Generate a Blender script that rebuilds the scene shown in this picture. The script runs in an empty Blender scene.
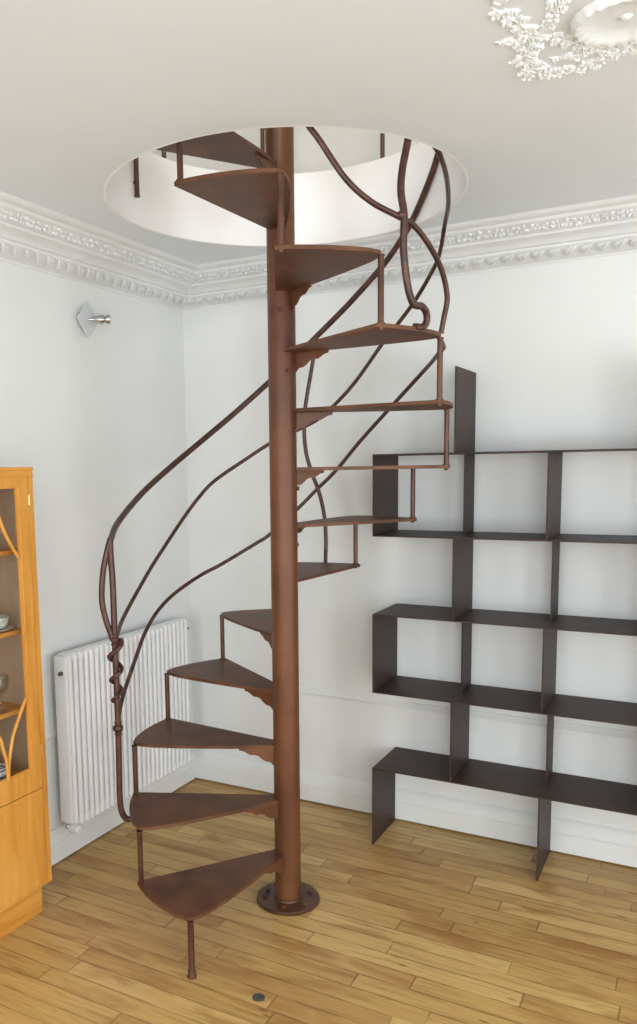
import bpy, bmesh, math, random
from mathutils import Vector, Matrix
random.seed(7)
PI = math.pi
def R(d): return math.radians(d)
sc = bpy.context.scene
COL = sc.collection

# ------------------------------------------------------------------ materials
def nt(name):
    m = bpy.data.materials.new(name); m.use_nodes = True
    t = m.node_tree; b = t.nodes['Principled BSDF']
    return m, t, b
def N(t, typ, **kw):
    n = t.nodes.new(typ)
    for k, v in kw.items():
        if k in n.inputs.keys(): n.inputs[k].default_value = v
        else: setattr(n, k, v)
    return n
def L(t, a, b): t.links.new(a, b)
def ramp(t, stops):
    n = t.nodes.new('ShaderNodeValToRGB'); e = n.color_ramp.elements
    while len(e) < len(stops): e.new(0.5)
    for i, (p, c) in enumerate(stops):
        e[i].position = p; e[i].color = (*c, 1)
    return n
def math_(t, op, a, b=None):
    n = t.nodes.new('ShaderNodeMath'); n.operation = op
    for i, v in enumerate((a, b)):
        if v is None: continue
        if isinstance(v, (int, float)): n.inputs[i].default_value = v
        else: L(t, v, n.inputs[i])
    return n.outputs[0]
def srgb(r, g, b):
    f = lambda c: (c/255/12.92) if c/255 <= .04045 else ((c/255+.055)/1.055)**2.4
    return (f(r), f(g), f(b))
def noisy(name, c1, c2, scale=6, rough=.5, metal=0, bump=0, bscale=60, detail=6, stretch=(1, 1, 1), rvar=0, spec=.5, lo=.35, hi=.65):
    m, t, b = nt(name)
    tc = N(t, 'ShaderNodeTexCoord'); mp = N(t, 'ShaderNodeMapping'); mp.inputs['Scale'].default_value = stretch
    L(t, tc.outputs['Object'], mp.inputs['Vector'])
    n = N(t, 'ShaderNodeTexNoise', Scale=scale, Detail=detail); L(t, mp.outputs[0], n.inputs['Vector'])
    r = ramp(t, [(lo, c1), (hi, c2)]); L(t, n.outputs['Fac'], r.inputs[0]); L(t, r.outputs[0], b.inputs['Base Color'])
    b.inputs['Roughness'].default_value = rough; b.inputs['Metallic'].default_value = metal
    b.inputs['Specular IOR Level'].default_value = spec
    if rvar:
        q = math_(t, 'MULTIPLY', n.outputs['Fac'], rvar); q = math_(t, 'ADD', q, rough-rvar/2); L(t, q, b.inputs['Roughness'])
    if bump:
        n2 = N(t, 'ShaderNodeTexNoise', Scale=bscale, Detail=3); L(t, mp.outputs[0], n2.inputs['Vector'])
        bp = N(t, 'ShaderNodeBump', Strength=bump, Distance=.002); L(t, n2.outputs['Fac'], bp.inputs['Height']); L(t, bp.outputs[0], b.inputs['Normal'])
    return m
M = {}
M['wall'] = noisy('wall_paint', (.75, .77, .765), (.79, .81, .80), 1.5, .6, bump=.08, bscale=40)
M['ceiling'] = noisy('ceiling_paint', (.72, .77, .81), (.76, .81, .85), 1.2, .7, bump=.05, bscale=30)
M['plaster'] = noisy('plaster_white', (.72, .745, .75), (.76, .785, .79), 8, .6, bump=.1, bscale=80)
M['lining'] = noisy('lining_plaster', (.86, .86, .86), (.90, .90, .90), 3, .6, bump=.08, bscale=20)
M['rose'] = noisy('rose_plaster', (.75, .79, .81), (.80, .84, .86), 12, .6, bump=.2, bscale=90)
M['steel'] = noisy('waxed_rusty_steel', srgb(66, 40, 30), srgb(98, 62, 44), 9, .38, .25, bump=.12, bscale=120, rvar=.25, spec=.5)
M['column'] = noisy('column_steel', srgb(86, 52, 33), srgb(112, 71, 45), 7, .40, .1, bump=.1, bscale=100, rvar=.2, spec=.35, stretch=(1, 1, .5))
M['tread'] = noisy('tread_steel', srgb(80, 50, 33), srgb(110, 73, 49), 8, .48, .05, spec=.3, bump=.12, bscale=140, rvar=.2)
M['rail'] = noisy('rail_steel', srgb(62, 40, 35), srgb(88, 58, 48), 30, .38, .3, bump=.15, bscale=150)
M['bolt'] = noisy('bolt_steel', srgb(50, 38, 34), srgb(80, 58, 46), 30, .4, .6)
M['shelf'] = noisy('blackened_steel', srgb(50, 36, 31), srgb(70, 53, 47), 12, .5, .1, spec=.3, bump=.1, bscale=150, rvar=.2)
M['radiator'] = noisy('radiator_enamel', (.80, .81, .82), (.83, .84, .85), 4, .3)
M['chrome'] = noisy('chrome', (.5, .5, .5), (.6, .6, .6), 10, .18, 1)
M['frosted'] = noisy('frosted_glass_plate', (.55, .58, .60), (.62, .65, .67), 10, .15, 0, spec=.8)
M['dark'] = noisy('dark_plug', (.05, .05, .05), (.09, .085, .08), 20, .4)
M['brass'] = noisy('brass', srgb(190, 150, 90), srgb(215, 180, 120), 20, .3, .8)
M['back'] = noisy('cabinet_inside', srgb(172, 150, 124), srgb(186, 164, 138), 3, .6, stretch=(1, 1, .3))
M['ceramic'] = noisy('white_ceramic', (.75, .76, .78), (.82, .82, .83), 20, .25)
def cup_mat():
    m, t, b = nt('banded_ceramic')
    tc = N(t, 'ShaderNodeTexCoord'); s = N(t, 'ShaderNodeSeparateXYZ'); L(t, tc.outputs['Object'], s.inputs[0])
    w = math_(t, 'SINE', math_(t, 'MULTIPLY', s.outputs['Z'], 260)); r = ramp(t, [(.55, (.8, .8, .82)), (.7, (.12, .14, .2))])
    L(t, w, r.inputs[0]); L(t, r.outputs[0], b.inputs['Base Color']); b.inputs['Roughness'].default_value = .25
    return m
M['cup'] = cup_mat()
M['pressed'] = noisy('pressed_glass', (.42, .46, .40), (.72, .74, .70), 70, .2)
def glass_mat(name, tint=(1, 1, 1), alpha=.15):
    m = bpy.data.materials.new(name); m.use_nodes = True; t = m.node_tree
    for n in list(t.nodes): t.nodes.remove(n)
    o = N(t, 'ShaderNodeOutputMaterial'); mx = N(t, 'ShaderNodeMixShader'); tr = N(t, 'ShaderNodeBsdfTransparent'); g = N(t, 'ShaderNodeBsdfGlossy')
    tr.inputs[0].default_value = (*tint, 1); g.inputs['Roughness'].default_value = .05
    nz = N(t, 'ShaderNodeTexNoise', Scale=3.); fr = N(t, 'ShaderNodeLayerWeight', Blend=.5)
    f = math_(t, 'ADD', math_(t, 'MULTIPLY', math_(t, 'POWER', fr.outputs[1], 5.), .8), math_(t, 'MULTIPLY', nz.outputs['Fac'], alpha)); L(t, f, mx.inputs[0])
    L(t, tr.outputs[0], mx.inputs[1]); L(t, g.outputs[0], mx.inputs[2]); L(t, mx.outputs[0], o.inputs[0])
    return m
M['glass'] = glass_mat('pane_glass', (.97, .97, .97), .06)
M['ware'] = glass_mat('drinking_glass', (.96, .98, .97), .2)
def wood_mat(name, c1, c2, c3, scale=1., axis='Z', rough=.35):
    m, t, b = nt(name)
    tc = N(t, 'ShaderNodeTexCoord'); mp = N(t, 'ShaderNodeMapping')
    mp.inputs['Scale'].default_value = {'Z': (9*scale, 9*scale, .9*scale), 'Y': (9*scale, .9*scale, 9*scale)}[axis]
    L(t, tc.outputs['Object'], mp.inputs['Vector'])
    n = N(t, 'ShaderNodeTexNoise', Scale=2.2, Detail=8, Distortion=.8); L(t, mp.outputs[0], n.inputs['Vector'])
    r = ramp(t, [(.3, c1), (.5, c2), (.72, c3)]); L(t, n.outputs['Fac'], r.inputs[0]); L(t, r.outputs[0], b.inputs['Base Color'])
    b.inputs['Roughness'].default_value = rough
    return m
M['oak'] = wood_mat('honey_wood', srgb(196, 132, 52), srgb(212, 150, 66), srgb(222, 166, 84))
M['oakh'] = wood_mat('honey_wood_horizontal', srgb(192, 128, 50), srgb(208, 145, 62), srgb(220, 162, 80), axis='Y')
def floor_mat():
    m, t, b = nt('floor_boards')
    tc = N(t, 'ShaderNodeTexCoord'); s = N(t, 'ShaderNodeSeparateXYZ'); L(t, tc.outputs['Object'], s.inputs[0])
    wv = N(t, 'ShaderNodeTexNoise', Scale=.8, Detail=1)
    L(t, tc.outputs['Object'], wv.inputs['Vector'])
    W, LEN = .074, .72
    sw_ = N(t, 'ShaderNodeTexNoise', Scale=5., Detail=2); L(t, tc.outputs['Object'], sw_.inputs['Vector'])
    yy = math_(t, 'DIVIDE', math_(t, 'ADD', s.outputs['Y'], math_(t, 'MULTIPLY', sw_.outputs['Fac'], .006)), W); row = math_(t, 'FLOOR', yy); fy = math_(t, 'FRACT', yy)
    wn = N(t, 'ShaderNodeTexWhiteNoise', noise_dimensions='1D'); L(t, row, wn.inputs['W'])
    xx = math_(t, 'ADD', math_(t, 'DIVIDE', s.outputs['X'], LEN), math_(t, 'MULTIPLY', wn.outputs['Value'], 7.3))
    cx = math_(t, 'FLOOR', xx); fx = math_(t, 'FRACT', xx)
    cmb = N(t, 'ShaderNodeCombineXYZ'); L(t, cx, cmb.inputs[0]); L(t, row, cmb.inputs[1])
    w2 = N(t, 'ShaderNodeTexWhiteNoise', noise_dimensions='3D'); L(t, cmb.outputs[0], w2.inputs['Vector'])
    base = ramp(t, [(0, srgb(184, 146, 88)), (.3, srgb(194, 158, 97)), (.6, srgb(202, 166, 104)), (.88, srgb(213, 180, 118)), (1, srgb(184, 141, 82))])
    L(t, w2.outputs['Value'], base.inputs[0])
    # grain, shifted per board
    off = N(t, 'ShaderNodeVectorMath', operation='MULTIPLY_ADD')
    L(t, w2.outputs['Color'], off.inputs[0]); off.inputs[1].default_value = (5, 5, 5); L(t, tc.outputs['Object'], off.inputs[2])
    mp = N(t, 'ShaderNodeMapping'); mp.inputs['Scale'].default_value = (2.2, 26, 1); L(t, off.outputs[0], mp.inputs['Vector'])
    g = N(t, 'ShaderNodeTexNoise', Scale=2.0, Detail=7, Distortion=.9); L(t, mp.outputs[0], g.inputs['Vector'])
    gr = ramp(t, [(.28, (.70, .64, .54)), (.45, (.93, .91, .87)), (.6, (1.0, 1.0, .98)), (.78, (1.08, 1.08, 1.06))]); L(t, g.outputs['Fac'], gr.inputs[0])
    mix = N(t, 'ShaderNodeMix', data_type='RGBA', blend_type='MULTIPLY'); mix.inputs[0].default_value = 1
    L(t, base.outputs[0], mix.inputs[6]); L(t, gr.outputs[0], mix.inputs[7])
    # amber stains and worn patches
    st = N(t, 'ShaderNodeTexNoise', Scale=3.2, Detail=5, Distortion=.4)
    mp2 = N(t, 'ShaderNodeMapping'); mp2.inputs['Scale'].default_value = (.8, 2.4, 1); L(t, off.outputs[0], mp2.inputs['Vector']); L(t, mp2.outputs[0], st.inputs['Vector'])
    sr = ramp(t, [(.52, (0, 0, 0)), (.68, (1, 1, 1))]); L(t, st.outputs['Fac'], sr.inputs[0])
    mix2 = N(t, 'ShaderNodeMix', data_type='RGBA', blend_type='MIX')
    L(t, math_(t, 'MULTIPLY', sr.outputs[0], .7), mix2.inputs[0]); L(t, mix.outputs[2], mix2.inputs[6]); mix2.inputs[7].default_value = (*srgb(150, 100, 44), 1)
    # knots and burn marks: small, dark, elongated
    vk = N(t, 'ShaderNodeTexVoronoi', Scale=4.2); mp3 = N(t, 'ShaderNodeMapping'); mp3.inputs['Scale'].default_value = (1, 3.2, 1)
    L(t, tc.outputs['Object'], mp3.inputs['Vector']); L(t, mp3.outputs[0], vk.inputs['Vector'])
    kn = ramp(t, [(.035, (1, 1, 1)), (.085, (0, 0, 0))]); L(t, vk.outputs['Distance'], kn.inputs[0])
    mix3 = N(t, 'ShaderNodeMix', data_type='RGBA', blend_type='MIX'); L(t, math_(t, 'MULTIPLY', kn.outputs[0], .6), mix3.inputs[0])
    L(t, mix2.outputs[2], mix3.inputs[6]); mix3.inputs[7].default_value = (*srgb(92, 58, 30), 1)
    # seams, uneven along their length
    e1 = math_(t, 'MINIMUM', fy, math_(t, 'SUBTRACT', 1, fy)); e2 = math_(t, 'MULTIPLY', math_(t, 'MINIMUM', fx, math_(t, 'SUBTRACT', 1, fx)), LEN/W)
    e = math_(t, 'MINIMUM', e1, e2)
    sn = N(t, 'ShaderNodeTexNoise', Scale=7., Detail=3); L(t, tc.outputs['Object'], sn.inputs['Vector'])
    wdt = math_(t, 'ADD', math_(t, 'MULTIPLY', sn.outputs['Fac'], .16), -.042)
    mask = math_(t, 'LESS_THAN', e, wdt)
    mix4 = N(t, 'ShaderNodeMix', data_type='RGBA', blend_type='MIX'); L(t, math_(t, 'MULTIPLY', mask, .50), mix4.inputs[0])
    L(t, mix3.outputs[2], mix4.inputs[6]); mix4.inputs[7].default_value = (*srgb(104, 70, 36), 1)
    L(t, mix4.outputs[2], b.inputs['Base Color'])
    rr = math_(t, 'ADD', math_(t, 'MULTIPLY', g.outputs['Fac'], .25), .27); L(t, rr, b.inputs['Roughness'])
    bp = N(t, 'ShaderNodeBump', Strength=.35, Distance=.002); L(t, math_(t, 'MULTIPLY', mask, -1), bp.inputs['Height']); L(t, bp.outputs[0], b.inputs['Normal'])
    b.inputs['Specular IOR Level'].default_value = .4
    return m
M['floor'] = floor_mat()

# ------------------------------------------------------------------ mesh helpers
def bx(bm, x0, x1, y0, y1, z0, z1, bev=0):
    vs = [bm.verts.new(p) for p in ((x0, y0, z0), (x1, y0, z0), (x1, y1, z0), (x0, y1, z0), (x0, y0, z1), (x1, y0, z1), (x1, y1, z1), (x0, y1, z1))]
    fs = [bm.faces.new([vs[i] for i in f]) for f in ((0, 3, 2, 1), (4, 5, 6, 7), (0, 1, 5, 4), (1, 2, 6, 5), (2, 3, 7, 6), (3, 0, 4, 7))]
    if bev:
        es = {e for f in fs for e in f.edges}
        bmesh.ops.bevel(bm, geom=list(es), offset=bev, segments=2, affect='EDGES', profile=.5)
def prism(bm, poly, z0, z1, mat=None):
    a = [bm.verts.new((x, y, z0)) for x, y in poly]; b = [bm.verts.new((x, y, z1)) for x, y in poly]
    n = len(poly); fs = [bm.faces.new(list(reversed(a))), bm.faces.new(b)]
    for i in range(n): fs.append(bm.faces.new((a[i], a[(i+1) % n], b[(i+1) % n], b[i])))
    if mat is not None:
        for v in a+b: v.co = mat @ v.co
    return fs
def lathe(bm, prof, c=(0, 0, 0), n=32, axis=None, cap=True):
    rings = []
    Mx = Matrix.Translation(Vector(c))
    if axis is not None: Mx = Mx @ Vector((0, 0, 1)).rotation_difference(Vector(axis)).to_matrix().to_4x4()
    for r, z in prof:
        rings.append([bm.verts.new(Mx @ Vector((r*math.cos(2*PI*i/n), r*math.sin(2*PI*i/n), z))) for i in range(n)])
    for a, b in zip(rings, rings[1:]):
        for i in range(n): bm.faces.new((a[i], a[(i+1) % n], b[(i+1) % n], b[i]))
    if cap:
        if prof[0][0] > 1e-5: bm.faces.new(list(reversed(rings[0])))
        if prof[-1][0] > 1e-5: bm.faces.new(rings[-1])
def spline(pts, sub=8):
    P = [Vector(p) for p in pts]; P = [2*P[0]-P[1]]+P+[2*P[-1]-P[-2]]; out = []
    for i in range(1, len(P)-2):
        a, b, c, d = P[i-1], P[i], P[i+1], P[i+2]
        for k in range(sub):
            t = k/sub
            out.append(.5*((2*b)+(-a+c)*t+(2*a-5*b+4*c-d)*t*t+(-a+3*b-3*c+d)*t**3))
    out.append(P[-2]); return out
def tube(bm, pts, r, n=12, smooth=8, taper=None):
    p = spline(pts, smooth) if smooth else [Vector(x) for x in pts]
    up = None; rings = []
    for i, c in enumerate(p):
        d = (p[min(i+1, len(p)-1)]-p[max(i-1, 0)]).normalized()
        if up is None:
            up = d.orthogonal().normalized()
        else:
            up = (up-d*up.dot(d)).normalized()
        s = d.cross(up); rr = r if taper is None else r*taper(i/(len(p)-1))
        rings.append([bm.verts.new(c+rr*(math.cos(2*PI*k/n)*up+math.sin(2*PI*k/n)*s)) for k in range(n)])
    for a, b in zip(rings, rings[1:]):
        for k in range(n): bm.faces.new((a[k], a[(k+1) % n], b[(k+1) % n], b[k]))
    bm.faces.new(list(reversed(rings[0]))); bm.faces.new(rings[-1])
def ball(bm, c, r, sz=1, n=20):
    lathe(bm, [(max(r*math.sin(PI*i/10), 1e-6), -r*sz*math.cos(PI*i/10)) for i in range(11)], c, n, cap=False)
def sweep_profile(bm, prof, path):   # prof: closed list (out, z); path: list of functions (out, z)->Vector
    rings = [[bm.verts.new(f(o, z)) for o, z in prof] for f in path]
    n = len(prof)
    for a, b in zip(rings, rings[1:]):
        for k in range(n): bm.faces.new((a[k], a[(k+1) % n], b[(k+1) % n], b[k]))
    bm.faces.new(rings[0]); bm.faces.new(list(reversed(rings[-1])))
def new(): return bmesh.new()
def obj(name, bm, mat, parent=None, smooth=True, ang=35):
    bmesh.ops.remove_doubles(bm, verts=bm.verts, dist=1e-6)
    bmesh.ops.recalc_face_normals(bm, faces=bm.faces)
    me = bpy.data.meshes.new(name); bm.to_mesh(me); bm.free()
    if mat: me.materials.append(mat)
    if smooth:
        me.polygons.foreach_set('use_smooth', [True]*len(me.polygons))
        try: me.set_sharp_from_angle(angle=R(ang))
        except Exception: pass
    o = bpy.data.objects.new(name, me); COL.objects.link(o)
    if parent is not None: o.parent = parent; 
    return o
def local(o):   # keep geometry written in the root's own coordinates
    return o
def thing(name, label, cat, loc=(0, 0, 0), group=None):
    o = bpy.data.objects.new(name, None); COL.objects.link(o); o.location = loc; o.empty_display_size = .2
    o['label'] = label; o['category'] = cat
    if group: o['group'] = group
    return o
def tag(o, label, cat, group=None, kind=None):
    o['label'] = label; o['category'] = cat
    if group: o['group'] = group
    if kind: o['kind'] = kind
    return o
def struct(name, bm, mat, label, cat, smooth=True):
    return tag(obj(name, bm, mat, None, smooth), label, cat, kind='structure')

# ------------------------------------------------------------------ the setting (corner of the two seen walls at the origin)
AX, BY = 4.9, -5.3           # inner faces of the two unseen walls
ZC, ZU, ZT = 2.556, 2.835, 5.3
CX, CY = 1.0055, -0.8827       # staircase axis
HX, HY, HR = 1.020, -.8785, .602
def wall_with_holes(bm, fix, lo, hi, z0, z1, holes, axis, th):
    # holes: list of (u0,u1,z0,z1); box pieces around them
    us = sorted({lo, hi, *[h[0] for h in holes], *[h[1] for h in holes]}); zs = sorted({z0, z1, *[h[2] for h in holes], *[h[3] for h in holes]})
    for i in range(len(us)-1):
        for j in range(len(zs)-1):
            um, zm = (us[i]+us[i+1])/2, (zs[j]+zs[j+1])/2
            if any(h[0] < um < h[1] and h[2] < zm < h[3] for h in holes): continue
            a, b = sorted((fix, fix+th))
            if axis == 'x': bx(bm, us[i], us[i+1], a, b, zs[j], zs[j+1])
            else: bx(bm, a, b, us[i], us[i+1], zs[j], zs[j+1])
b = new(); bx(b, -.15, AX+.15, BY-.15, .15, -.12, 0); struct('floor', b, M['floor'], 'honey coloured wooden floor boards', 'floor', False)
b = new(); bx(b, -.15, 0, BY-.15, .15, 0, ZT); struct('wall_left', b, M['wall'], 'white painted wall behind the radiator and cabinet', 'wall', False)
b = new(); bx(b, 0, AX+.15, 0, .15, 0, ZT); struct('wall_back', b, M['wall'], 'white painted wall behind the dark metal shelving', 'wall', False)
WF = [(.75, 2.0, .25, 2.35), (2.9, 4.35, .25, 2.35)]; WR = [(-2.3, -1.0, .25, 2.35), (-4.6, -3.3, .25, 2.35)]  # second window in WR is added to soften shadows and brighten the left wall
UF = [(.6, 2.2, 3.3, 4.9), (3.0, 4.4, 3.3, 4.9)]
b = new(); wall_with_holes(b, BY, 0, AX, 0, ZT, WF+UF, 'x', -.15); struct('wall_front', b, M['wall'], 'white wall with tall windows facing the staircase', 'wall', False)
b = new(); wall_with_holes(b, AX, BY-.15, 0, 0, ZT, WR, 'y', .15); struct('wall_right', b, M['wall'], 'white wall with a tall window on the right', 'wall', False)
b = new(); bx(b, 0, AX, BY, 0, ZT, ZT+.1); struct('trim_9', b, M['wall'], 'white ceiling of the room upstairs', 'ceiling', False)
def holed_slab(bm, z):
    n = 128; angs = [2*PI*i/n for i in range(n)]
    cor = [math.atan2(y-HY, x-HX) % (2*PI) for x, y in ((0, 0), (AX, 0), (AX, BY), (0, BY))]
    angs = sorted(angs+cor); inn, out = [], []
    for a in angs:
        c, s = math.cos(a), math.sin(a); t = 1e9
        if c > 1e-9: t = min(t, (AX-HX)/c)
        if c < -1e-9: t = min(t, (0-HX)/c)
        if s > 1e-9: t = min(t, (0-HY)/s)
        if s < -1e-9: t = min(t, (BY-HY)/s)
        inn.append(bm.verts.new((HX+(HR+.003)*c, HY+(HR+.003)*s, z))); out.append(bm.verts.new((HX+t*c, HY+t*s, z)))
    for i in range(len(angs)):
        j = (i+1) % len(angs); bm.faces.new((inn[i], inn[j], out[j], out[i]))
def slab(bm, z0, z1):
    holed_slab(bm, z0); holed_slab(bm, z1)
b = new(); slab(b, ZC, ZC+.12); struct('ceiling', b, M['ceiling'], 'off-white ceiling with a round stair opening', 'ceiling', False)
b = new(); slab(b, ZC+.121, ZU); struct('trim_8', b, M['floor'], 'wooden floor of the room upstairs around the stair opening', 'floor', False)
# lining of the round opening
b = new(); prof = [(HR+.03, ZC+.001), (HR+.003, ZC-.0005), (HR+.001, ZC+.001), (HR, ZC+.004), (HR, ZU-.03), (HR, ZU+.004), (HR+.004, ZU+.008), (HR+.03, ZU+.008), (HR+.035, ZU+.001)]
lathe(b, prof, (HX, HY, 0), 128, cap=False); struct('trim_1', b, M['lining'], 'white plaster lining of the round stair opening', 'opening lining')
# cornice, one run per wall, mitred in the corner
CP = [(0, -.134), (.006, -.134), (.010, -.126), (.028, -.122), (.034, -.116), (.085, -.100), (.092, -.094), (.094, -.086), (.105, -.083), (.112, -.074),
      (.135, -.066), (.155, -.060), (.160, -.052), (.175, -.050), (.182, -.044), (.200, -.036), (.228, -.026), (.234, -.017), (.252, -.015), (.262, -.008), (.270, 0), (0, 0)]
def cornice(back):
    bm = new()
    if back: path = [lambda o, z: Vector((o, -o, ZC+z)), lambda o, z: Vector((AX, -o, ZC+z))]
    else: path = [lambda o, z: Vector((o, -o, ZC+z)), lambda o, z: Vector((o, BY, ZC+z))]
    sweep_profile(bm, CP, path)
    def at(s, o, z): return Vector((s, -o, ZC+z)) if back else Vector((o, -s, ZC+z))
    end = 3.2 if back else 2.9
    # slanting leaves along the lower band
    s = .075
    while s < end:
        for k in range(3):
            c0, c1 = (s+.040-.008*k, .086-.003*k, -.100), (s+.004-.004*k, .040, -.121)
            pts = [at(c0[0], c0[1], c0[2]), at(s+.022-.012*k, .072, -.109), at(c1[0], c1[1], c1[2])]
            tube(bm, pts, .0075-.0018*k, 6, 4, lambda t: .35+.9*math.sin(PI*min(1, t*1.05+.03)))
        s += .058
    # foliage band: small irregular lobes
    s = .20; rnd = random.Random(3 if back else 5)
    while s < end:
        for q in range(2):
            o = .187+.020*q+rnd.uniform(-.006, .006); z = -.041+.011*q
            r = rnd.uniform(.005, .0085); c = at(s+rnd.uniform(-.006, .006), o, z)
            d = Vector((rnd.uniform(-1, 1), rnd.uniform(-1, 1), 0))*.009
            tube(bm, [c-d, c+Vector((0, 0, -.004)), c+d], r, 6, 2, lambda t: .3+.8*math.sin(PI*t))
        s += .016
    return bm
struct('trim_2', cornice(True), M['plaster'], 'ornate white plaster cornice above the shelving wall', 'cornice')
struct('trim_3', cornice(False), M['plaster'], 'ornate white plaster cornice above the radiator wall', 'cornice')
def run(prof, back, s0=0.0):
    bm = new()
    if back: path = [lambda o, z: Vector((o, -o, z)), lambda o, z: Vector((AX, -o, z))]
    else: path = [lambda o, z: Vector((o, -o, z)), lambda o, z: Vector((o, BY, z))]
    sweep_profile(bm, prof, path); return bm
BP = [(0, .007), (.020, .007), (.020, .088), (.0165, .091), (.0165, .128), (.013, .133), (.011, .140), (.004, .148), (0, .148)]
CR = [(0, .535), (.004, .535), (.006, .541), (.010, .545), (.011, .552), (.007, .557), (.007, .562), (.003, .567), (0, .567)]
struct('baseboard_back', run(BP, True), M['wall'], 'white skirting board under the shelving wall', 'baseboard')
struct('baseboard_left', run(BP, False), M['wall'], 'white skirting board behind the radiator', 'baseboard')
struct('trim_4', run(CR, True), M['wall'], 'white chair rail along the shelving wall', 'chair rail')
struct('trim_5', run(CR, False), M['wall'], 'white chair rail behind the radiator', 'chair rail')
# thin moulding of a wall panel above the right-hand skirting
# windows in the unseen walls; the right wall's second one is added for softer shadows
def window(n, fix, u0, u1, z0, z1, axis):
    bm = new()
    def bar(a0, a1, c0, c1, t=.05):
        if axis == 'x': bx(bm, a0, a1, fix-.09, fix-.09+t, c0, c1)
        else: bx(bm, fix+.09-t, fix+.09, a0, a1, c0, c1)
    w = .06; m = (u0+u1)/2
    bar(u0, u0+w, z0, z1); bar(u1-w, u1, z0, z1); bar(u0+w, u1-w, z0, z0+w); bar(u0+w, u1-w, z1-w, z1); bar(m-.04, m+.04, z0+w, z1-w)
    for k in (1, 2): zz = z0+(z1-z0)*k/3; bar(u0+w, m-.04, zz-.015, zz+.015, .04); bar(m+.04, u1-w, zz-.015, zz+.015, .04)
    struct('window_%d' % n, bm, M['wall'], 'white framed tall casement window', 'window', False)
k = 1
for h in WF+UF: window(k, BY, *h, 'x'); k += 1
for h in WR: window(k, AX, *h, 'y'); k += 1

# ------------------------------------------------------------------ the spiral staircase (written about its own axis)
st = thing('spiral_staircase', 'rust-brown steel spiral staircase rising through the round ceiling opening', 'spiral staircase', (CX, CY, 0))
RISE, DA, A0, RP, TH = .205, -29.695, -96.06, .577, .012
OFF = 28.0
def ang(k): return A0+k*DA
def pc(a, r, z=0): return Vector((r*math.cos(R(a)), r*math.sin(R(a)), z))
b = new(); lathe(b, [(.049, .012), (.049, 3.75), (.040, 3.757), (.0, 3.757)], n=48); obj('column', b, M['column'], st)
b = new(); lathe(b, [(.118, 0), (.120, .003), (.120, .011), (.117, .014), (.056, .014), (.054, .020), (.0495, .022)], n=64)
fl = obj('base_flange', b, M['steel'], st)
for a in (-150, -75, -20, 45, 115, 180):
    b = new(); p = pc(a, .088, .014); lathe(b, [(.009, 0), (.009, .007), (.006, .010), (0, .010)], p, 6); obj('bolt', b, M['steel'], fl)
def tread_poly(k):
    tf, tb = ang(k-1), ang(k)      # front ray, back ray (angles fall with height)
    fo, bo, ro = .019, .019, .588
    def off(a, r, d):              # point on the line parallel to ray a, d to its left
        u = Vector((math.cos(R(a)), math.sin(R(a)))); n = Vector((-u.y, u.x)); l = math.sqrt(max(r*r-d*d, 0)); return u*l+n*d
    pts = [off(tf, .050, .016), off(tf, .13, .022), off(tf, .2, .027), off(tf, .30, .029), off(tf, .42, .029), off(tf, .50, .025), off(tf, .545, .017), off(tf, .571, .006), off(tf, .584, -.010)]
    a1 = tf-3; a2 = tb-1.2
    for i in range(1, 12):
        a = a1+(a2-a1)*i/12; p = pc(a, ro); pts.append(Vector((p.x, p.y)))
    pts += [off(tb, .588, -bo*.6), off(tb, .583, -bo), off(tb, .05, -bo)]
    return [(p.x, p.y) for p in pts]
for k in range(1, 15):
    z = RISE*k
    b = new(); prism(b, tread_poly(k), z-TH, z)
    es = [e for e in b.edges if abs(e.verts[0].co.z-e.verts[1].co.z) < 1e-6]
    bmesh.ops.bevel(b, geom=es, offset=.0015, segments=2, affect='EDGES')
    tr = obj('tread', b, M['tread'], st)
    # ogee bracket under the front edge
    pr = [(.044, 0), (.178, 0), (.176, -.010), (.160, -.013), (.148, -.020), (.136, -.027), (.118, -.027), (.104, -.031), (.092, -.042), (.078, -.051), (.062, -.053), (.056, -.058), (.050, -.066), (.044, -.068)]
    b = new(); tf = ang(k-1)
    mt = Matrix.Translation((0, 0, z-TH)) @ Matrix.Rotation(R(tf), 4, 'Z') @ Matrix.Translation((0, .012, 0)) @ Matrix.Rotation(R(90), 4, 'X')
    prism(b, pr, -.003, .003, mt); obj('bracket', b, M['column'], tr, False)
    b = new(); p = pc(ang(k)-6, .048, z-.075)
    lathe(b, [(.008, 0), (.008, .007), (.005, .009), (0, .009)], p, 6, axis=pc(ang(k)-6, 1)); obj('bolt', b, M['steel'], tr)
# posts between successive treads
for k in range(1, 14):
    a = ang(k); b = new(); z0 = RISE*k; z1 = RISE*(k+1)-TH
    lathe(b, [(.013, z0), (.013, z0+.003), (.0092, z0+.004), (.0092, z1)], pc(a, RP), 16)
    lathe(b, [(.0115, z1-.004), (.0115, z1)], pc(a, RP), 16)
    lathe(b, [(.0, z0-TH-.007), (.007, z0-TH-.006), (.008, z0-TH)], pc(a, RP), 12)
    obj('post', b, M['steel'], st)
b = new(); lathe(b, [(.016, 0), (.016, .004), (.013, .010), (.0125, .026), (.0105, .032), (.0105, RISE-TH)], pc(A0, RP), 20)
o = obj('foot_post', b, M['steel'], st); o['label'] = 'short leg with a flared foot under the lowest tread'

def W(th, z, r=.6): return pc(th+OFF, r, z)
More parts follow.
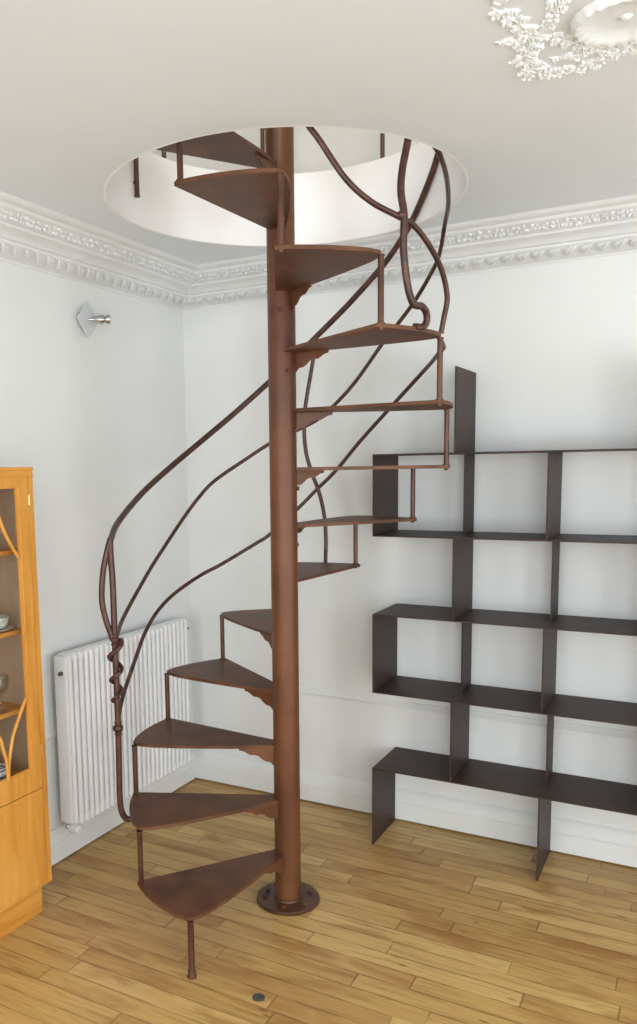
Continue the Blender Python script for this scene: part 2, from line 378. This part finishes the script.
# newel with its bulging twin strand
NX = W(-168.8, 0, .617)
def nw(z, dr=0): return NX+Vector((0, 0, z))+pc(-168.8+OFF, dr)
b = new(); tube(b, [nw(1.40, .004), nw(1.33, .003), nw(1.25), nw(1.04), nw(.72), nw(.5, .003), nw(.43, .002), nw(.395, -.006), nw(.378, -.020), nw(.377, -.040), nw(.387, -.055), nw(.399, -.06)], .0112, 14, 8)
newel = obj('newel', b, M['rail'], st)
for grp, lab in ((((.721, .019, .9), (.742, .014, .45), (.700, .014, .45)), None), (((1.045, .017, .8), (1.028, .015, .5), (1.066, .0145, .5)), None)):
    b = new()
    for z, r, q in grp: ball(b, nw(z), r, q)
    obj('knob', b, M['rail'], newel)
b = new(); tube(b, [nw(1.405, .002), nw(1.35, .018), nw(1.278, .033), nw(1.188, .0395), nw(1.116, .028), nw(1.07, .014), nw(1.045, .008)], .0105, 12, 8)
obj('bulging_strand', b, M['rail'], newel)
# the strand wound round the newel below the knot
vw = (Vector((2.353-CX, -3.509-CY, 0))-NX).normalized(); rt = Vector((-vw.y, vw.x, 0))
b = new(); pts = []; nturn = 2.9; z0, z1 = 1.045, .800
for i in range(60):
    t = i/59; ph = -2*PI*nturn*t-PI*.4; zz = z0+(z1-z0)*(t**.82); rr = .0225-.006*t
    pts.append(NX+Vector((0, 0, zz))+rr*(vw*math.cos(ph+PI)+rt*math.sin(ph+PI)))
tube(b, pts, .0095, 10, 0, lambda t: 1-.45*t); obj('wound_strand', b, M['rail'], newel)
# handrail and lower rails, helices of radius .6
def rail(name, pts, r, label=None, mat='rail', taper=None):
    b = new(); tube(b, [W(*p) for p in pts], r, 12, 10, taper); o = obj(name, b, M[mat], st)
    if label: o['label'] = label
    return o
T1 = [(-168.8, 1.395, .621), (176.9-360, 1.453, .606), (155.9-360, 1.550), (138-360, 1.655), (121.9-360, 1.768), (108-360, 1.880), (94.8-360, 1.998), (81.8-360, 2.120), (73.6-360, 2.196), (61-360, 2.308), (46.5-360, 2.432),
      (38.1-360, 2.510), (31.6-360, 2.575), (21.5-360, 2.695), (14-360, 2.80), (2-360, 2.95), (-15-360, 3.10), (-40-360, 3.30), (-75-360, 3.55), (-110-360, 3.75)]
rail('handrail', T1, .0118, 'thick helical handrail')
T2 = [(-168.8, 1.050, .612), (175-360, 1.098, .603), (153.5-360, 1.236), (143.5-360, 1.327), (133.2-360, 1.437), (125.4-360, 1.522), (118.1-360, 1.589), (104.9-360, 1.675), (94-360, 1.745), (82.1-360, 1.802), (74.7-360, 1.84), (67.3-360, 1.902),
      (58.7-360, 1.989), (46.3-360, 2.133), (39.1-360, 2.197), (31.2-360, 2.261), (22.4-360, 2.335), (15-360, 2.394, .597), (6-360, 2.475, .580), (-8-360, 2.505, .565), (-26-360, 2.53, .575), (-38-360, 2.555), (-44-360, 2.60), (-50-360, 2.75), (-56-360, 2.95)]
rail('middle_rail', T2, .0078)
T3 = [(-168.8, .765, .614), (-179.7, .814, .603), (166.4-360, .903), (157.5-360, .994), (148.7-360, 1.068), (138.5-360, 1.129), (125.7-360, 1.190), (116.1-360, 1.230), (101-360, 1.313), (95-360, 1.352), (83.3-360, 1.462), (75.9-360, 1.538),
      (67.4-360, 1.622), (56.5-360, 1.746), (40-360, 1.895), (27-360, 1.985), (16-360, 2.015, .575), (0-360, 2.032, .552), (-16-360, 2.028, .556), (-31.3-360, 2.030, .578)]
rail('lower_rail', T3, .0078)
A = [(-31.3, 2.0495, .579), (-31.6, 2.100, .590), (-31.9, 2.157), (-36.3, 2.230), (-43.8, 2.289), (-50.7, 2.331), (-56.6, 2.347), (-65.9, 2.376), (-73.3, 2.430), (-80.1, 2.526, .594), (-83.6, 2.575, .589), (-88, 2.66, .585), (-94, 2.80, .585), (-98, 2.95, .585)]
rail('crossing_rail', A, .0085)
B = [(-51, 2.82), (-52, 2.70), (-53, 2.58), (-55.3, 2.48), (-56.1, 2.416, .603), (-55.6, 2.348, .611), (-55.2, 2.258, .605), (-53.1, 2.162), (-51, 2.115), (-49, 2.108), (-47.2, 2.109), (-44.6, 2.099, .596), (-43.4, 2.080, .593), (-43.7, 2.062, .590), (-45, 2.0525, .586), (-48, 2.0512, .582)]
rail('curled_baluster', B, .0108, 'thick baluster that curls under at its foot')
F = [(75.2, 2.182), (76.1, 2.114), (77.8, 2.016), (79.9, 1.890), (80.4, 1.784), (79.5, 1.690), (76.9, 1.600), (74.4, 1.530), (72.3, 1.429), (71.7, 1.330), (71.9, 1.229, .598)]
rail('curved_baluster', F, .0085)
b = new(); ball(b, W(-55.9, 2.350, .604), .017, .8); obj('knot', b, M['rail'], st)

# guard railing standing round the opening upstairs
gr = thing('guard_railing', 'brown metal guard railing posts around the upper rim of the stair opening', 'railing', (HX, HY, ZU))
def gpost(a, zb, r, w=.009):
    b = new(); p = pc(a, r); bm = b
    lathe(b, [(w, zb-ZU), (w, .95)], p, 12)
    if zb < ZU: 
        lathe(b, [(.0105, zb-ZU-.002), (.0105, zb-ZU+.004), (.0095, zb-ZU+.008)], p, 12)
        for dz in (.05, .16): lathe(b, [(.006, 0), (.006, HR-r+.001)], p+Vector((0, 0, zb-ZU+dz)), 10, axis=pc(a, 1))
    obj('railing_post', b, M['steel'], gr)
gpost(150.9+OFF+6, 2.650, .590)
for a in (138, 97, 50, 5): gpost(a+OFF, ZU+.009, HR+.018)
b = new(); tube(b, [pc(a+OFF, HR+.018, .955) for a in range(150, -8, -8)], .012, 10, 3); obj('top_rail', b, M['rail'], gr)

# ------------------------------------------------------------------ shelving unit
ds, u1, T = .305, 1.122, .006
UC = [0, .340, .691, 1.072, 1.43]
sh = thing('shelving_unit', 'dark blackened steel open shelving unit against the white wall', 'shelving unit', (u1, 0, 0))
SZ = [.347, .6855, 1.020, 1.354, 1.687]; FULL = -ds; NC = 6
ue = UC[4]
YB = -.004-.018
def yb(z): return -.022 if z < .16 else -.004
for z in SZ:
    b = new(); bx(b, 0, ue, -ds, -.004 if z < .5 or z > .6 else -.02, z-T, z, .0008); obj('shelf', b, M['shelf'], sh, False)
def divider(c, z0, z1, half=False):
    b = new(); u = UC[c]; y0 = -ds if not half else -ds*.5
    yback = -.022 if z0 < .14 else -.020 if z0 < .56 < z1 else -.004
    bx(b, u-(0 if c == 0 else T/2), u+(T if c == 0 else T/2), y0+.0006, yback, z0+(.0 if z0 == 0 else 0.0003), z1-(T+.0003 if z1 in SZ else 0), .0006)
    obj('divider', b, M['shelf'], sh, False)
for c in (0, 2, 4): divider(c, 0, SZ[0])
lv = SZ
for r in range(4):
    for c in range(5):
        full = (r+c) % 2 == 1           # rows above S0 alternate with the legs
        if c == 0 and not full: continue
        divider(c, lv[r], lv[r+1], not full)
divider(1, SZ[4], 2.018); divider(3, SZ[4], 2.018)

# ------------------------------------------------------------------ radiator on the left wall
rd = thing('radiator', 'white column radiator on the left wall behind the staircase newel', 'radiator', (.075, -.630, .16))
RB0, RB1, RH = -.425, .452, .742
b = new(); n = 26; stp = (RB1-RB0)/n
for i in range(n):
    y = RB0+stp*(i+.5)
    for x, dz in ((.019, 0), (-.019, 0)):
        c = 12; pts = [(x+.0115*math.cos(2*PI*j/c), y+.0128*math.sin(2*PI*j/c)) for j in range(c)]
        prism(b, pts, .008, RH-.006)
    hd = [(-.028, .0), (.016, 0), (.022, .008), (.022, .026), (.016, .034), (-.028, .034)]
    for zz, fl_ in ((RH-.036, 1), (0, -1)):
        q = [(px, (pz if fl_ == 1 else .034-pz)) for px, pz in hd]
        mt = Matrix.Translation((0, y+stp*.47, zz)) @ Matrix.Rotation(R(90), 4, 'X')
        prism(b, q, 0, stp*.94, mt)
obj('columns', b, M['radiator'], rd, ang=50)
for z in (.018, RH-.02):
    b = new(); tube(b, [(0, RB0-.004, z), (0, RB1+.004, z)], .016, 12, 0); obj('header', b, M['radiator'], rd)
b = new(); bx(b, -.030, .032, RB0-.022, RB0-.004, .03, RH-.006, .006); o = obj('end_cover', b, M['radiator'], rd)
for y, z, s in ((RB0-.022, RH-.075, -1), (RB1+.004, RH-.055, 1), (RB0-.022, .022, -1)):
    b = new(); lathe(b, [(.009, 0), (.009, .010), (.006, .013), (.006, .016), (0, .016)], (0.012, y, z), 16, axis=(0, s, 0)); obj('plug', b, M['dark'] if z > .1 else M['chrome'], rd)
b = new(); lathe(b, [(.016, 0), (.018, .01), (.018, .045), (.013, .05), (0, .05)], (.02, RB0-.02, .012), 20, axis=(1, 0, 0)); obj('valve', b, M['radiator'], rd)
for y in (-.35, .35):
    for z in (.08, RH-.12):
        b = new(); bx(b, -.0745, -.03, y-.012, y+.012, z, z+.03); obj('bracket', b, M['radiator'], rd, False)

# ------------------------------------------------------------------ wall spotlight
wl = thing('wall_spotlight', 'small chrome spotlight on a tilted square glass plate high on the left wall', 'wall lamp', (0, -.765, 2.268))
b = new(); s = .056; lat = [(s*1.15, 0), (0, s*1.3), (-s*1.15, 0), (0, -s*1.3)]
mt = Matrix.Translation((.034, 0, 0)) @ Matrix.Rotation(R(90), 4, 'Z') @ Matrix.Rotation(R(90), 4, 'X')
prism(b, lat, -.004, .004, mt); obj('glass_plate', b, M['frosted'], wl, False)
b = new(); lathe(b, [(.036, 0), (.036, .026), (.030, .030), (0, .030)], (0, 0, 0), 28, axis=(1, 0, 0)); obj('mount', b, M['chrome'], wl)
ax = Vector((.78, .62, .02)).normalized()
b = new(); lathe(b, [(q[0]*.72, q[1]*.56) for q in [(.007, 0), (.008, .02), (.015, .05), (.025, .08), (.0265, .10), (.022, .118), (.018, .126), (.019, .130), (.027, .134), (.027, .158), (.022, .162), (.020, .150), (0, .150)]], Vector((.036, 0, 0)), 28, axis=ax)
obj('lamp_body', b, M['chrome'], wl)

# ------------------------------------------------------------------ display cabinet at the left edge
XF, YR, HT, WD = .28, -1.384, 1.657, .98
cb = thing('display_cabinet', 'honey coloured wooden display cabinet with a glazed door at the left edge', 'cabinet', (0, YR, 0))
def cbx(name, x0, x1, y0, y1, z0, z1, mat='oak', parent=None, bev=.0015):
    b = new(); bx(b, x0, x1, y0, y1, z0, z1, bev); return obj(name, b, M[mat], parent or cb, False)
X0 = .024
ZL = .135
cbx('side_panel', X0, XF-.022, -.022, 0, ZL, HT); cbx('side_panel', X0, XF-.022, -WD, -WD+.022, ZL, HT)
cbx('back_panel', X0, X0+.010, -WD+.022, -.022, ZL, HT, 'back')
b = new(); bx(b, X0, XF-.022, -WD+.022, -.022, HT-.022, HT); obj('top_panel', b, M['oakh'], cb, False)
cbx('bottom_panel', X0+.01, XF-.022, -WD+.022, -.022, ZL, ZL+.02, 'oakh')
cbx('middle_panel', X0+.01, XF-.03, -WD+.022, -.022, .525, .545, 'oakh')
cbx('inner_lining', X0+.012, XF-.024, -.025, -.0225, ZL+.022, HT-.024, 'back', bev=0)
cbx('plinth', X0+.02, XF-.054, -WD+.01, 0, 0, ZL, 'oakh')
# face frame: stiles and rails around the doors
b = new()
bx(b, XF-.022, XF, -.024, 0, ZL, HT-.03); bx(b, XF-.022, XF, -WD, -WD+.024, ZL, HT-.03)
bx(b, XF-.022, XF+.002, -WD, 0, HT-.03, HT, .002); bx(b, XF-.022, XF-.001, -WD+.024, -.024, ZL, ZL+.012)
bx(b, XF, XF+.006, -WD, 0, HT-.012, HT, .002); bx(b, XF+.001, XF+.005, -WD, 0, HT-.033, HT-.027, .001)
obj('face_frame', b, M['oak'], cb, False)
YL, YRt = -WD/2, -.026       # right-hand door of a pair; the other is beyond the frame
for y0, y1 in ((YL+.001, YRt), (-WD+.026, YL-.001)):
    # glazed door
    z0, z1, gz0, gz1 = .505, HT-.033, .585, 1.592
    b = new(); sw = .045
    bx(b, XF-.018, XF+.001, y1-sw, y1, z0, z1, .001); bx(b, XF-.018, XF+.001, y0, y0+sw, z0, z1, .001)
    bx(b, XF-.018, XF+.001, y0+sw, y1-sw, gz1, z1, .001); bx(b, XF-.018, XF+.001, y0+sw, y1-sw, z0, gz0, .001)
    for c0, c1, e0, e1 in ((y0+sw, y0+sw+.007, gz0, gz1), (y1-sw-.007, y1-sw, gz0, gz1), (y0+sw+.007, y1-sw-.007, gz1-.007, gz1), (y0+sw+.007, y1-sw-.007, gz0, gz0+.007)):
        bx(b, XF-.012, XF-.003, c0, c1, e0, e1)
    door = obj('glazed_door', b, M['oak'], cb, False)
    b = new(); bx(b, XF-.012, XF-.009, y0+sw, y1-sw, gz0, gz1); obj('glass_pane', b, M['glass'], door, False)
    # arching glazing bars, mirrored about the middle of the door
    ym = (y0+y1)/2
    def wood_arc(pts):
        for sg in (1, -1):
            b = new(); p = [Vector((XF-.004, ym+sg*(y-ym0), z)) for y, z in pts]
            tube(b, p, .0062, 8, 6); obj('glazing_bar', b, M['oak'], door)
    ym0 = (YL+YRt)/2
    wood_arc([(-.082, 1.350), (-.108, 1.385), (-.140, 1.440), (-.159, 1.484), (-.185, 1.56), (-.195, 1.592)])
    wood_arc([(-.080, .850), (-.100, .820), (-.117, .791), (-.149, .735), (-.169, .670), (-.178, .628), (-.180, .586)])
    wood_arc([(-.182, .586), (-.185, .650), (-.196, .690), (-.212, .744), (ym0+.002, .790)])
    for z in (1.543, .64):
        b = new(); tube(b, [(XF+.003, y1+.001, z-.018), (XF+.003, y1+.001, z+.018)], .0035, 8, 0); ball(b, (XF+.003, y1+.001, z+.021), .0045); obj('hinge', b, M['brass'], door)
    # solid lower door
    b = new(); bx(b, XF-.018, XF+.001, y0, y1, ZL+.013, .502, .0015); door = obj('lower_door', b, M['oak'], cb, False)
    for z in (.225, .46):
        b = new(); tube(b, [(XF+.003, y1+.001, z-.018), (XF+.003, y1+.001, z+.018)], .0035, 8, 0); obj('hinge', b, M['brass'], door)
SH = [1.371, 1.086, .802]
for z in SH: cbx('shelf', X0+.01, XF-.05, -WD+.022, -.022, z-.016, z, 'oakh')
# what stands in the cabinet
def cup(z, y, x):
    t = thing('coffee_cup', 'white banded cup with a handle on the floor of the glazed cabinet', 'cup', (x, YR+y, z))
    b = new(); lathe(b, [(.020, 0), (.026, .004), (.034, .030), (.036, .062), (.033, .060), (.030, .03), (.0, .008)], n=28); obj('bowl', b, M['cup'], t)
    b = new(); tube(b, [(0, .033, .052), (0, .052, .055), (0, .060, .040), (0, .048, .022), (0, .031, .018)], .0042, 8, 6); obj('handle', b, M['ceramic'], t)
cup(.546, -.155, .19)
t = thing('stemmed_glass', 'clear stemmed glass on the lowest shelf of the cabinet', 'glass', (.20, YR-.125, SH[2]+.001))
b = new(); lathe(b, [(.028, 0), (.028, .002), (.006, .006), (.004, .012), (.004, .055), (.010, .062), (.026, .080), (.031, .105), (.029, .130), (.0275, .129), (.029, .105), (.024, .082), (.0, .066)], n=24); obj('bowl', b, M['ware'], t)
b = new(); lathe(b, [(.022, 0), (.032, .003), (.044, .018), (.048, .042), (.045, .042), (.041, .018), (.0, .006)], (.185, YR-.118, SH[1]+.011), 28)
tag(obj('glass_bowl', b, M['pressed']), 'pressed glass bowl stacked on the plate in the cabinet', 'bowl')
b = new(); lathe(b, [(.030, 0), (.036, .002), (.066, .009), (.070, .011), (.066, .012), (.03, .006), (.0, .006)], (.175, YR-.118, SH[1]+.001), 32)
tag(obj('plate', b, M['ceramic']), 'small white plate under the glass bowl in the cabinet', 'plate')
# metal plug let into the floor
b = new(); p = (0, 0, 0); lathe(b, [(.020, 0), (.020, .002), (.015, .0035), (.013, .002), (0, .002)], p, 24)
fp = obj('floor_plug', b, M['dark']); fp.location = (1.187, -1.447, 0.0); tag(fp, 'small round dark metal plug set in the floor boards in front', 'floor plug')

# ------------------------------------------------------------------ plaster rose on the ceiling
ro = thing('ceiling_rose', 'white plaster ceiling rose of acanthus scrolls and a shell', 'ceiling rose', (2.36, -1.72, ZC))
rnd = random.Random(11)
def lump(bm, c, d, a, w, h):
    # a soft flattened lobe of plaster, longer along d
    d = Vector((d[0], d[1], 0)).normalized(); s_ = Vector((-d.y, d.x, 0)); rings = []; n = 10
    for i in range(4):
        ph = PI/2*i/4; q = math.cos(ph); z = -h*math.sin(ph)
        rings.append([bm.verts.new(Vector(c)+d*a*q*math.cos(2*PI*k/n)+s_*w*q*math.sin(2*PI*k/n)+Vector((0, 0, z+.001))) for k in range(n)])
    for x, y in zip(rings, rings[1:]):
        for k in range(n): bm.faces.new((x[k], x[(k+1) % n], y[(k+1) % n], y[k]))
    t = bm.verts.new(Vector(c)+Vector((0, 0, -h+.001)))
    for k in range(n): bm.faces.new((rings[-1][k], rings[-1][(k+1) % n], t))
def leaf(bm, p, d, ln, w, h):
    d = Vector((d[0], d[1], 0)).normalized(); s_ = Vector((-d.y, d.x, 0)); p = Vector(p); p.z = 0
    lump(bm, p+d*ln*.45, d, ln*.5, w*.35, h*.8)
    for i in range(4):
        t = .1+.8*i/4; c = p+d*ln*t; ww = w*(1-.6*t)*rnd.uniform(.7, 1.2)
        for sg in (1, -1): lump(bm, c+s_*sg*ww*.6, d*.55+s_*sg, ww*.62, w*rnd.uniform(.2, .3), h*rnd.uniform(.6, 1.1))
def scroll(bm, pts, w, step=.013):
    p = spline([(x, y, 0) for x, y in pts], 10); acc = 0; sg = 1
    tube(bm, p, .005, 6, 0, lambda t: .15+math.sin(PI*t)**.5)
    for a, c in zip(p, p[1:]):
        acc += (c-a).length
        if acc > step:
            acc = 0; d = (c-a).normalized(); n = Vector((-d.y, d.x, 0))*sg; sg = -sg
            leaf(bm, c+Vector((rnd.uniform(-.004, .004), rnd.uniform(-.004, .004), 0)), d*rnd.uniform(.3, 1.2)+n, w*rnd.uniform(.6, 1.35), w*.40, rnd.uniform(.006, .010))
OX, OY = 2.36, -1.72
def rel(*pts): return [(x-OX, y-OY) for x, y in pts]
# the outer scroll border, mirrored around the rose in four quarters
quarter = [([(1.915, -1.72), (1.955, -1.62), (1.955, -1.53), (1.93, -1.45), (1.945, -1.38), (2.00, -1.345)], .042),
           ([(2.00, -1.345), (2.06, -1.35), (2.12, -1.385), (2.20, -1.36), (2.30, -1.33), (2.36, -1.30)], .040),
           ([(1.89, -1.575), (1.93, -1.56), (1.97, -1.565), (2.01, -1.60), (2.03, -1.65), (2.03, -1.70)], .030),
           ([(1.98, -1.56), (2.03, -1.50), (2.06, -1.455), (2.12, -1.43), (2.20, -1.41), (2.28, -1.43)], .032),
           ([(1.98, -1.44), (2.03, -1.42), (2.08, -1.42), (2.12, -1.40)], .026)]
b = new()
for fx, fy in ((1, 1), (1, -1), (-1, 1), (-1, -1)):
    for pts, w in quarter:
        q = [(x*fx, y*fy) for x, y in rel(*pts)]; scroll(b, q, w)
obj('scroll_border', b, M['rose'], ro)
# fluted shells
for fx, fy in ((1, 1), (1, -1), (-1, 1), (-1, -1)):
    b = new(); c = Vector(((2.150-OX)*fx, (-1.545-OY)*fy, 0)); n = 72; rings = []
    for r, z in ((.02, -.004), (.045, -.003), (.062, -.006), (.076, -.013), (.084, -.017), (.090, -.017), (.096, -.011), (.099, 0)):
        ring = []
        for i in range(n):
            a = 2*PI*i/n; fl = 1+.015*math.cos(22*a)*(r/.1); zz = z*(1+.10*math.cos(22*a)*(r > .03))
            ring.append(b.verts.new(c+Vector((r*fl*math.cos(a)*1.08, r*fl*math.sin(a), zz))))
        rings.append(ring)
    for a_, b_ in zip(rings, rings[1:]):
        for i in range(n): b.faces.new((a_[i], a_[(i+1) % n], b_[(i+1) % n], b_[i]))
    b.faces.new(rings[0]); ball(b, c+Vector((0, 0, -.002)), .014, .6)
    obj('shell', b, M['rose'], ro)
b = new(); lathe(b, [(.20, 0), (.20, -.010), (.18, -.018), (.165, -.012), (.12, -.014), (.10, -.03), (.06, -.036), (.03, -.05), (0, -.055)], n=64); 
for i in range(16): a = 2*PI*i/16; leaf(b, (.1*math.cos(a), .1*math.sin(a), -.016), (math.cos(a), math.sin(a)), .09, .02, .012)
obj('centre_boss', b, M['rose'], ro)

# ------------------------------------------------------------------ light: daylight through the windows
def area(name, loc, rot, sx, sy, w, col=(1, 1, 1)):
    l = bpy.data.lights.new(name, 'AREA'); l.shape = 'RECTANGLE'; l.size = sx; l.size_y = sy; l.energy = w; l.color = col
    o = bpy.data.objects.new(name, l); COL.objects.link(o); o.location = loc; o.rotation_euler = rot; return o
DAY = (.93, .965, 1)
for i, (u0, u1_, z0, z1) in enumerate(WF):
    area('window_daylight', ((u0+u1_)/2, BY-.12, (z0+z1)/2), (R(90), 0, 0), u1_-u0, z1-z0, (65, 80)[i], DAY)
for i, (u0, u1_, z0, z1) in enumerate(WR):
    area('window_daylight', (AX+.12, (u0+u1_)/2, (z0+z1)/2), (R(90), 0, R(90)), u1_-u0, z1-z0, (55, 75)[i], DAY)  # one of this pair shines through the added window, to soften shadows
for i, (u0, u1_, z0, z1) in enumerate(UF):
    area('window_daylight', ((u0+u1_)/2, BY-.12, (z0+z1)/2), (R(90), 0, 0), u1_-u0, z1-z0, (45, 150)[i], (1, .985, .965))
w = bpy.data.worlds.new('sky'); sc.world = w; w.use_nodes = True
bg = w.node_tree.nodes['Background']; bg.inputs[0].default_value = (.85, .92, 1, 1); bg.inputs[1].default_value = 1.0

# ------------------------------------------------------------------ camera
cam = bpy.data.cameras.new('camera'); co = bpy.data.objects.new('camera', cam); COL.objects.link(co); sc.camera = co
PHI, YAW, PIT, ROL, F_, PX, PY = -.48869, -.02697, -.123, -.0167, 817.79, 250.60, 567.60
cy_, sy_, cp, sp, cr, sr = math.cos(YAW), math.sin(YAW), math.cos(PIT), math.sin(PIT), math.cos(ROL), math.sin(ROL)
fw = Vector((sy_*cp, cy_*cp, sp)); rt_ = Vector((cy_, -sy_, 0)); up = rt_.cross(fw)
r_ = rt_*cr+up*sr; u_ = -rt_*sr+up*cr
Rz = Matrix.Rotation(-PHI, 3, 'Z'); r_, u_, fw = Rz @ r_, Rz @ u_, Rz @ fw
mw = Matrix((r_, u_, -fw)).transposed().to_4x4(); mw.translation = (2.353, -3.509, 1.6458); co.matrix_world = mw
cam.sensor_fit = 'HORIZONTAL'; cam.sensor_width = 36; cam.lens = F_*36/637
cam.shift_x = (318.5-PX)/637; cam.shift_y = (PY-512)/637; cam.clip_start = .05
sc.view_settings.view_transform = 'Standard'; sc.view_settings.look = 'None'; sc.view_settings.gamma = 1; sc.view_settings.use_curve_mapping = False
sc.view_settings.exposure = -0.05
